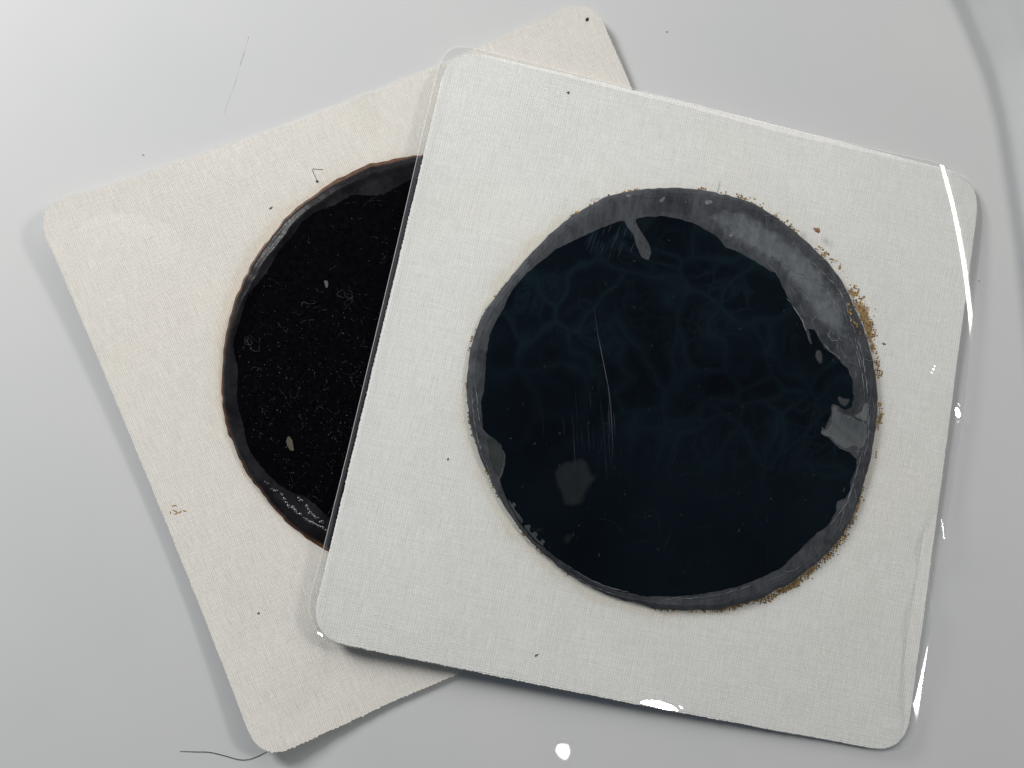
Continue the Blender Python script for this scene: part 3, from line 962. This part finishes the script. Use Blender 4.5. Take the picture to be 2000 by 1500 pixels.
for poly in ([(1222, 380), (1229, 378), (1235, 382), (1230, 386), (1222, 386)], [(1258, 379), (1264, 378), (1270, 382), (1266, 385)], [(1287, 392), (1294, 384), (1301, 383), (1299, 391), (1292, 395)],
             [(1330, 385), (1334, 388), (1342, 394), (1340, 398), (1333, 394)], [(1376, 394), (1383, 390), (1393, 391), (1391, 398), (1381, 400)], [(1424, 460), (1430, 452), (1437, 449), (1434, 459), (1427, 464)],
             [(1380, 416), (1386, 420), (1389, 427), (1384, 426)]):
    slab('air_bubble', spline(poly, 3), lambda p: z_front_disc(p) + 0.07 * MM, 0.05 * MM, M_PALER2, front, 5, 0.5, 80)

# creases of the film over the grey margin
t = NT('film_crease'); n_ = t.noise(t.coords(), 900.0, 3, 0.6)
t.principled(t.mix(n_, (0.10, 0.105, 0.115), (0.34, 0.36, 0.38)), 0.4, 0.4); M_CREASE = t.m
bag = Bag()
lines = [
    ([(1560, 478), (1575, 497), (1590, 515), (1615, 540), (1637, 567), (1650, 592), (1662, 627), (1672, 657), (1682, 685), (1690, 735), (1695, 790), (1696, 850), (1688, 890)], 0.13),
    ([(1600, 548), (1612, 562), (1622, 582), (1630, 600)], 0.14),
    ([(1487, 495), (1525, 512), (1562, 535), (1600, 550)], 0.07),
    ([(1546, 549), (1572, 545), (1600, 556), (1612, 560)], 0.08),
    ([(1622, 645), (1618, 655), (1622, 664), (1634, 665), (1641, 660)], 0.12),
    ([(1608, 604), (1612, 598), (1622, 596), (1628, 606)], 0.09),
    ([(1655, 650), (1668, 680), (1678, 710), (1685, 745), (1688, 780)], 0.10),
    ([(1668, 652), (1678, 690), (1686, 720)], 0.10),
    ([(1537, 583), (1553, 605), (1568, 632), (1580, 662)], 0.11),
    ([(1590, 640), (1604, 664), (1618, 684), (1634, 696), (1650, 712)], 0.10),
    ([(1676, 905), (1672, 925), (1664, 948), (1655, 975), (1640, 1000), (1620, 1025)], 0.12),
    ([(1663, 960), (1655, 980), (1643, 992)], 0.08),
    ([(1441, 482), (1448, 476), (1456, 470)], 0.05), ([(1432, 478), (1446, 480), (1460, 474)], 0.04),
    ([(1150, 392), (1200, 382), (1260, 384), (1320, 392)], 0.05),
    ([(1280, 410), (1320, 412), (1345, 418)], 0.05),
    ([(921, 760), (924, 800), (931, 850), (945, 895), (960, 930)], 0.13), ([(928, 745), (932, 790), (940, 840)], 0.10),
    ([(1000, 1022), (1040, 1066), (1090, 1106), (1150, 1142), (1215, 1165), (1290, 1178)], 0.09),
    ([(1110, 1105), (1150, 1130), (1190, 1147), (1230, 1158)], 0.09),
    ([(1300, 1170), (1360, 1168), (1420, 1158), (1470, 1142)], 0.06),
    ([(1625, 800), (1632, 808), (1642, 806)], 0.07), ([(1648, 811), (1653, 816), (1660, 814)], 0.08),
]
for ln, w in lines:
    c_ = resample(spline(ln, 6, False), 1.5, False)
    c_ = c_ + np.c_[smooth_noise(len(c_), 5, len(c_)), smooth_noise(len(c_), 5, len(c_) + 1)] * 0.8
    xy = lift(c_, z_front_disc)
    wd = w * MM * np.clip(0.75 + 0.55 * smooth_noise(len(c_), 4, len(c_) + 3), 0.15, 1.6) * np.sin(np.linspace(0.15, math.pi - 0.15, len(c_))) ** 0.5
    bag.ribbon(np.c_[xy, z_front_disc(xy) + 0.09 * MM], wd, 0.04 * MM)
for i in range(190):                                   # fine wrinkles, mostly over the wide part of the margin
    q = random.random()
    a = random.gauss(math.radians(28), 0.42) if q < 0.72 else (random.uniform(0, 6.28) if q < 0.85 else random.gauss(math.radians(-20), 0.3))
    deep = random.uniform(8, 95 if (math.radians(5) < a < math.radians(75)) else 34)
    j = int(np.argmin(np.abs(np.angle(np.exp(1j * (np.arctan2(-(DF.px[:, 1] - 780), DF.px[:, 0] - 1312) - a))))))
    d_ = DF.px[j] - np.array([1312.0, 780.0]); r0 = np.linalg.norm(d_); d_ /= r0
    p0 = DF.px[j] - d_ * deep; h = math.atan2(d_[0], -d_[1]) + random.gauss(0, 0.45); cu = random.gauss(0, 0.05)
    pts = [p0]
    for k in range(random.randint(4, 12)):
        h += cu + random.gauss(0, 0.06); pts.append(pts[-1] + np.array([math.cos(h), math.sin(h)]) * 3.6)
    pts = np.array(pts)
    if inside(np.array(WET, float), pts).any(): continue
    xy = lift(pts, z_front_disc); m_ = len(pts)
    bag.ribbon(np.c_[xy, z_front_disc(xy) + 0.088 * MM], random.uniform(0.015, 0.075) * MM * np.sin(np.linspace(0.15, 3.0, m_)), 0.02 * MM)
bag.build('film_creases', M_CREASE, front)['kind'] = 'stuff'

# golden brown ointment squeezed into the weave round the disc
M_GOLD = plain('golden_residue', (0.40, 0.235, 0.058), 0.6, 0.4, 2200, 0.5)
M_DARKB = plain('dark_residue', (0.105, 0.050, 0.012), 0.5, 0.5, 2200, 0.5)
gold, dark = Bag(), Bag()
segs = [((1365, 366), (1385, 366), 10, 4, 2), ((1405, 374), (1416, 377), 5, 3, 2), ((1437, 385), (1488, 408), 34, 5, 2), ((1512, 424), (1560, 458), 26, 7, 3), ((1590, 484), (1612, 500), 18, 8, 5),
        ((1600, 492), (1655, 560), 20, 5, 13), ((1652, 570), (1702, 662), 210, 11, 13), ((1640, 595), (1668, 660), 26, 5, -18), ((1704, 662), (1714, 705), 12, 5, 9), ((1706, 705), (1714, 738), 46, 5, 7),
        ((1712, 785), (1716, 840), 40, 4, 6), ((1710, 880), (1712, 890), 5, 3, 8), ((1690, 950), (1650, 1040), 80, 5, 2), ((1650, 1040), (1590, 1104), 170, 6, 4), ((1590, 1104), (1480, 1168), 260, 7, 4),
        ((1480, 1168), (1385, 1190), 120, 4, 0), ((1385, 1190), (1270, 1186), 40, 3, 0), ((1110, 1122), (1000, 1015), 30, 2, 0), ((915, 690), (925, 655), 12, 3, 2), ((940, 905), (975, 975), 20, 2, 1), ((912, 740), (930, 870), 24, 2, 0),
        ((930, 650), (1000, 537), 18, 2, 0), ((1110, 427), (1250, 371), 24, 2, 0)]
t = NT('rust_smear')
nz = t.noise(t.coords(), 1500.0, 3, 0.6)
b_ = t.principled(t.mix(nz, (0.20, 0.095, 0.020), (0.52, 0.33, 0.11)), 0.6, 0.3)
soft_edge(t, b_.outputs[0], 7.0, 1300.0, 0.75); M_SMEAR = t.m
def smear(a, b, w0, w1, seed):
    """ointment smeared on the cloth along the disc's edge between two photo points"""
    c0 = np.array([1312.0, 780.0]); i = int(np.argmin(np.linalg.norm(DF.px - a, axis=1))); j = int(np.argmin(np.linalg.norm(DF.px - b, axis=1)))
    n = len(DF.px); st = 1 if (j - i) % n < n / 2 else -1; idx = [i]
    while idx[-1] != j: idx.append((idx[-1] + st) % n)
    e = DF.px[idx]; d = e - c0; d /= np.linalg.norm(d, axis=1)[:, None]; m = len(e)
    prof = np.sin(np.linspace(0.12, math.pi - 0.12, m)) ** 0.6 * np.clip(1 + 0.45 * smooth_noise(m, 3, seed), 0.3, 1.8)
    poly = np.vstack([e + d * (w1 * prof)[:, None], (e + d * (w0 * prof)[:, None])[::-1]])
    slab('ointment_smear', poly, lambda p: z_front_top(p) + 0.02 * MM, 0.015 * MM, M_SMEAR, front, 3.0, 0.3, seed)
smear((1652, 565), (1703, 690), 0, 24, 91)
smear((1704, 700), (1712, 742), -1, 11, 92)
smear((1712, 784), (1712, 842), -1, 10, 93)
smear((1690, 945), (1590, 1104), -3, 8, 94)
smear((1600, 1096), (1480, 1166), -3, 11, 95)
smear((1490, 1164), (1375, 1192), -4, 7, 96)
smear((1435, 386), (1490, 410), -1, 6, 97)
smear((1590, 484), (1612, 508), -1, 11, 98)
pit = 0.40 * MM
ki = 0
for a, b, cnt, wid, off in segs:
    a, b = np.array(a, float), np.array(b, float)
    for i in range(cnt):
        ki += 1
        m = a + (b - a) * random.random()
        d = np.linalg.norm(DF.px - m, axis=1); j = int(np.argmin(d))
        n_ = outline_normals(DF.px)[j] if False else None
        nn = (DF.px[j] - np.array([1312, 780])); nn /= np.linalg.norm(nn)
        q = DF.px[j] + nn * (off + random.gauss(0, 0.55) * wid)
        xy = lift([q], z_front_cloth)
        if off > 0:                                   # sits in the pits of the weave
            u, v = local(xy, CEN_F, TH_F)
            u, v = (np.round(u / pit) * pit)[0] + random.gauss(0, 0.05) * MM, (np.round(v / pit) * pit)[0] + random.gauss(0, 0.05) * MM
            c_, s_ = math.cos(TH_F), math.sin(TH_F)
            xy = CEN_F + np.array([[u * c_ - v * s_, u * s_ + v * c_]])
        up = 0.075 if off >= -5 else 0.0
        z = (z_front_top(xy)[0] if off >= -5 else z_front_disc(xy)[0] + 0.08 * MM) + 0.005 * MM
        if random.random() < 0.55:
            gold.dome((xy[0][0], xy[0][1], z), 0.16 * MM * random.uniform(0.5, 1.4), 0.03 * MM, 7, ki, random.uniform(0.8, 1.5), random.uniform(0, 3))
        else:
            dark.dome((xy[0][0], xy[0][1], z), 0.12 * MM * random.uniform(0.5, 1.4), 0.05 * MM, 6, ki, random.uniform(0.8, 1.6), random.uniform(0, 3))
gold.build('golden_residue', M_GOLD, front)['kind'] = 'stuff'
dark.build('brown_residue', M_DARKB, front)['kind'] = 'stuff'

# ---- the clear release film
t = NT('clear_film')
lw = t.n('ShaderNodeLayerWeight'); lw.inputs['Blend'].default_value = 0.5
fac = t.math('MULTIPLY_ADD', t.math('POWER', lw.outputs['Facing'], 5.0), 0.93, 0.045)
tr = t.n('ShaderNodeBsdfTransparent'); tr.inputs[0].default_value = (0.985, 0.99, 0.99, 1)
gl = t.n('ShaderNodeBsdfGlossy'); gl.inputs['Roughness'].default_value = 0.07
di = t.n('ShaderNodeBsdfDiffuse'); di.inputs[0].default_value = (0.75, 0.78, 0.82, 1)
hz = t.noise(t.coords(), 45.0, 4, 0.6)
m0 = t.n('ShaderNodeMixShader'); 
# reflected brightness of the bare film margin beyond the cloth, painted as diffuse haze
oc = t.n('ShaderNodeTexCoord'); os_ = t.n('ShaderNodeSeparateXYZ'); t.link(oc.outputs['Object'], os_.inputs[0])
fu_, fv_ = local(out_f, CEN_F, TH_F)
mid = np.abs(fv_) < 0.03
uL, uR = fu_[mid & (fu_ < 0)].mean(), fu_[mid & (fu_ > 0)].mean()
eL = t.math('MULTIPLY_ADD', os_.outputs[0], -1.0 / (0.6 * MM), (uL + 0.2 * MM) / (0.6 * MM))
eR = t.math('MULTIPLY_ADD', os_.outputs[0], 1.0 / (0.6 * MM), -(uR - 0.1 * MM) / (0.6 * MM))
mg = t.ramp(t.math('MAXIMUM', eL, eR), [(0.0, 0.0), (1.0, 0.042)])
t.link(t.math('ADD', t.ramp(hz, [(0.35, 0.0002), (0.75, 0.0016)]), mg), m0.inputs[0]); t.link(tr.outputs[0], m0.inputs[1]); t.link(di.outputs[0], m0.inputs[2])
m1 = t.n('ShaderNodeMixShader'); t.link(fac, m1.inputs[0]); t.link(m0.outputs[0], m1.inputs[1]); t.link(gl.outputs[0], m1.inputs[2])
t.link(m1.outputs[0], t.out.inputs[0]); M_FILM = t.m
t = NT('film_cut_edge')
tr = t.n('ShaderNodeBsdfTransparent'); di = t.n('ShaderNodeBsdfPrincipled'); di.inputs['Base Color'].default_value = (0.8, 0.8, 0.78, 1); di.inputs['Roughness'].default_value = 0.2
m1 = t.n('ShaderNodeMixShader'); m1.inputs[0].default_value = 0.5; t.link(tr.outputs[0], m1.inputs[1]); t.link(di.outputs[0], m1.inputs[2]); t.link(m1.outputs[0], t.out.inputs[0])
M_FEDGE = t.m

FILM = [(868, 108), (880, 95), (902, 91), (937, 97), (1152, 152), (1352, 202), (1502, 243), (1642, 276), (1762, 303), (1822, 315), (1868, 333), (1895, 356), (1914, 388), (1921, 425),
        (1915, 490), (1907, 555), (1899, 640), (1886, 775), (1874, 860), (1858, 970), (1838, 1100), (1826, 1180), (1813, 1260), (1800, 1340), (1793, 1405), (1785, 1435), (1772, 1456), (1752, 1466),
        (1710, 1462), (1500, 1424), (1350, 1392), (1300, 1386), (1262, 1376), (1000, 1323), (900, 1305), (760, 1278), (660, 1258), (638, 1252), (620, 1235), (609, 1210), (604, 1185), (608, 1160), (630, 1080),
        (680, 880), (747, 600), (785, 440), (825, 265), (850, 160), (858, 128)]
fp = resample(FILM, 2.2)
for _ in range(6): fp = (np.roll(fp, 1, 0) + fp * 2 + np.roll(fp, -1, 0)) / 4
film_out = lift(fp, z_film, 5)
ins = [k * 0.13 * MM for k in range(90)] + [k * MM for k in np.arange(12.2, 48, 0.9)]
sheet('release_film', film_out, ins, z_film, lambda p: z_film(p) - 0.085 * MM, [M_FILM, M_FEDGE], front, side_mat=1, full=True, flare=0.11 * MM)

# scratches and specks on the film above the black disc
t = NT('film_scratch')
tr = t.n('ShaderNodeBsdfTransparent'); di = t.n('ShaderNodeBsdfPrincipled'); di.inputs['Base Color'].default_value = (0.58, 0.68, 0.82, 1); di.inputs['Roughness'].default_value = 0.5
m1 = t.n('ShaderNodeMixShader'); m1.inputs[0].default_value = 0.10; t.link(tr.outputs[0], m1.inputs[1]); t.link(di.outputs[0], m1.inputs[2]); t.link(m1.outputs[0], t.out.inputs[0])
M_SCR = t.m
bag = Bag()
def scratch(pts, w):
    c_ = resample(pts, 3.0, False); xy = lift(c_, z_film)
    bag.ribbon(np.c_[xy, z_film(xy) + 0.01 * MM], w * MM * np.sin(np.linspace(0.1, math.pi - 0.1, len(c_))), 0.008 * MM)
scratch([(1160, 600), (1167, 650), (1178, 705), (1188, 755), (1194, 810), (1197, 870), (1195, 900)], 0.10)
scratch([(1168, 655), (1178, 705), (1187, 750)], 0.07)
for i in range(22):
    x = random.choice((random.gauss(1188, 7), random.gauss(1150, 40))); y = random.gauss(815, 30); L_ = random.uniform(15, 95)
    scratch([(x, y), (x + L_ * 0.04, y + L_ / 2), (x + L_ * 0.07, y + L_)], random.uniform(0.012, 0.045))
for i in range(30):
    x = random.uniform(1140, 1250); y = random.uniform(415, 480); L_ = random.uniform(10, 40)
    scratch([(x, y), (x - L_ * 0.4, y + L_)], random.uniform(0.02, 0.05))
for i in range(70):
    a = random.uniform(0, 6.28); r_ = 330 * math.sqrt(random.random()); x, y = 1300 + r_ * math.cos(a), 790 + r_ * math.sin(a)
    L_ = random.uniform(6, 60); h = random.gauss(2.0, 0.8)
    scratch([(x, y), (x + L_ * math.cos(h) * 0.5 + random.gauss(0, 1), y + L_ * math.sin(h) * 0.5), (x + L_ * math.cos(h), y + L_ * math.sin(h))], random.uniform(0.006, 0.014))
bag.build('scratches', M_SCR, front)['kind'] = 'stuff'
bag = Bag()
for i in range(150):
    a = random.uniform(0, 6.28); r_ = 340 * math.sqrt(random.random()); q = (1310 + r_ * math.cos(a), 780 + r_ * math.sin(a))
    xy = lift([q], z_film); s = random.choice((0.018, 0.022, 0.03, 0.045)) * MM
    if random.random() < 0.12:
        h = random.uniform(0, 6.28); pts = []
        for k in range(5):
            pts.append((xy[0][0] + k * 0.12 * MM * math.cos(h), xy[0][1] + k * 0.12 * MM * math.sin(h), z_film(xy)[0] + 0.02 * MM)); h += random.uniform(-0.6, 0.6)
        bag.tube(pts, 0.014 * MM, 3)
    else:
        bag.dome((xy[0][0], xy[0][1], z_film(xy)[0]), s, s * 0.6, 5, i, random.uniform(1, 2), random.uniform(0, 3))
bag.build('film_dust', M_DUST, front, False)['kind'] = 'stuff'

# ------------------------------------------------------------------ loose bits lying about
def bit(name, px, zf, rpx, stretch, ang, h, mat, label, cat, seed, group=None, jag=0.5):
    xy = lift([px], zf); z = zf(xy)[0]
    o = root(name, xy[0], 0, label, cat, z, group)
    b_ = Bag(); b_.dome((xy[0][0], xy[0][1], z), rpx * PXM, h * MM, 8, seed, stretch, math.radians(ang), jag)
    m_ = b_.build(name, mat, None, False)
    # single mesh thing: keep the mesh itself as the top-level object
    bpy.data.objects.remove(o)
    me = m_.data
    for v in me.vertices: v.co -= Vector((xy[0][0], xy[0][1], z))
    m_.location = (xy[0][0], xy[0][1], z); m_.name = name
    return tag(m_, label, cat, group)


flat0 = lambda p: np.zeros(len(np.atleast_2d(p)))
M_BLACKBIT = plain('black_lint', (0.02, 0.02, 0.018), 0.8, 0.3)
M_GREYBIT = plain('grey_lint', (0.16, 0.16, 0.15), 0.8, 0.3)
M_FAINTBIT = plain('faint_grit', (0.33, 0.33, 0.32), 0.8, 0.3)
M_OLIVE = plain('olive_speck', (0.16, 0.13, 0.05), 0.8, 0.3)
M_BROWNBIT = plain('brown_crumb', (0.26, 0.14, 0.085), 0.8, 0.2)
M_TAN = plain('tan_flake', (0.085, 0.070, 0.050), 0.7, 0.3)
M_GREYFLAKE = plain('grey_flake', (0.085, 0.085, 0.09), 0.6, 0.3)
M_HAIR = plain('dark_hair', (0.035, 0.034, 0.036), 0.5, 0.4)
G = 'tiny specks of dirt'
bit('speck', (1147, 38), z_back, 3.0, 1.5, 70, 0.15, M_BLACKBIT, 'black speck at the upper corner of the cream cloth plaster', 'speck', 1, G)
bit('speck', (1110, 181), z_front_top, 2.6, 1.2, 70, 0.12, M_OLIVE, 'olive speck near the top edge of the white cloth plaster', 'speck', 2, G)
bit('speck', (1047, 1280), z_front_top, 2.0, 2.0, 20, 0.10, M_GREYBIT, 'grey speck low on the white cloth near its bottom edge', 'speck', 3, G)
bit('speck', (875, 897), z_front_top, 2.2, 1.2, 50, 0.12, M_BLACKBIT, 'dark speck on white cloth left of the film covered disc', 'speck', 4, G)
bit('speck', (505, 1198), z_back, 2.2, 1.3, 0, 0.10, M_OLIVE, 'olive speck on the lower part of the cream cloth', 'speck', 5, G)
bit('speck', (337, 613), z_back, 1.8, 1.3, 20, 0.08, M_GREYBIT, 'grey speck on cream cloth left of the dusty disc', 'speck', 6, G)
bit('speck', (529, 406), z_back, 2.0, 2.4, 40, 0.12, M_GREYBIT, 'elongated grey lint speck on cream cloth just outside the dusty disc', 'speck', 7, G)
bit('speck', (1303, 62), flat0, 2.4, 1.2, 0, 0.06, M_FAINTBIT, 'faint grey speck on the tray right of the cream corner', 'speck', 8, G)
bit('speck', (280, 303), flat0, 2.0, 1.5, 0, 0.06, M_FAINTBIT, 'faint grey speck on the tray above the cream plaster', 'speck', 9, G)
bit('speck', (1913, 549), flat0, 1.8, 1.2, 0, 0.06, M_FAINTBIT, 'grey speck on the tray right of the film edge', 'speck', 10, G)
bit('speck', (1727, 672), z_film, 2.4, 1.6, -30, 0.08, M_GREYBIT, 'grey lint speck on film right of the golden residue', 'speck', 11, G)
bit('crumb', (1594, 450), z_film, 5.2, 1.5, -50, 0.35, M_BROWNBIT, 'reddish brown crumb on the film upper right of the covered disc', 'crumb', 12, None, 0.7)
bit('crumb', (549, 996), z_back, 2.6, 1.7, 60, 0.2, M_BROWNBIT, 'small brown crumb below the lower left rim of the dusty disc', 'crumb', 13)


def flake(name, poly, up, mat, label):
    p = np.array(poly, float); zf = lambda q: z_back_disc(q) + up * MM
    xy0 = lift(p.mean(0)[None], zf)
    o = slab(name, p, zf, 0.05 * MM, mat, None, 6, 0.15, 3)
    off = Vector((xy0[0][0], xy0[0][1], zf(xy0)[0]))
    for v in o.data.vertices: v.co -= off
    o.location = off
    return tag(o, label, 'flake')


flake('flake', [(562, 853), (566, 852), (571, 860), (574, 880), (567, 880), (561, 870), (559, 862)], 0.2, M_TAN, 'tan leaf shaped flake stuck on the dusty black disc')
flake('flake', [(633, 548), (640, 548), (641, 556), (639, 563), (636, 561)], 0.2, M_GREYFLAKE, 'small dark grey flake on upper middle of the dusty disc')


def hair(name, pts, zf, rad, up, label, mat=M_HAIR, taper=True, extra=None):
    c_ = resample(spline(pts, 8, False), 3.0, False); xy = lift(c_, zf)
    o0 = np.array([xy[0][0], xy[0][1], zf(xy[:1])[0]])
    b_ = Bag(); b_.tube(np.c_[xy, zf(xy) + up * MM] - o0, rad * MM, 5, taper)
    if extra:
        e = lift([extra[:2]], zf); b_.dome(np.array([e[0][0], e[0][1], zf(e)[0]]) - o0, extra[2] * PXM, 0.25 * MM, 8, 5, 1.0, 0, 0.15)
    o = b_.build(name, mat); o.location = o0
    return tag(o, label, 'hair')


def z_bl(p):
    p = np.atleast_2d(p); return np.where(inside(out_b, p), np.maximum(z_back(p), 0), 0.0)
hair('loose_hair', [(352, 1467), (382, 1468), (410, 1469), (440, 1476), (465, 1483), (485, 1483), (505, 1476), (522, 1467)], flat0, 0.055, 0.06, 'thin dark curved hair on the tray by the lowest cream corner')
hair('lint_hair', [(631, 331), (620, 331), (611, 329.5), (612, 337), (616, 345), (619, 353)], z_back, 0.028, 0.05, 'bent black hair with a dot end on cream cloth above the dusty disc', M_HAIR, False, (619.5, 354, 2.6))
M_SCUFF = plain('grey_scuff', (0.30, 0.30, 0.31), 0.7, 0.2)
c_ = resample(spline([(486, 71), (480, 92), (472, 118), (464, 145), (456, 172), (447, 194), (438, 222)], 6, False), 3.0, False)
xy = at(c_[:, 0], c_[:, 1], 0); b_ = Bag()
wd = 0.10 * MM * np.clip(0.55 + 0.6 * smooth_noise(len(c_), 7, 77), 0.05, 1.2) * np.linspace(1, 0.5, len(c_))
b_.ribbon(np.c_[xy, np.full(len(xy), 0.004 * MM)], wd, 0.01 * MM)
b_.build('scuff_mark', M_SCUFF, tray)
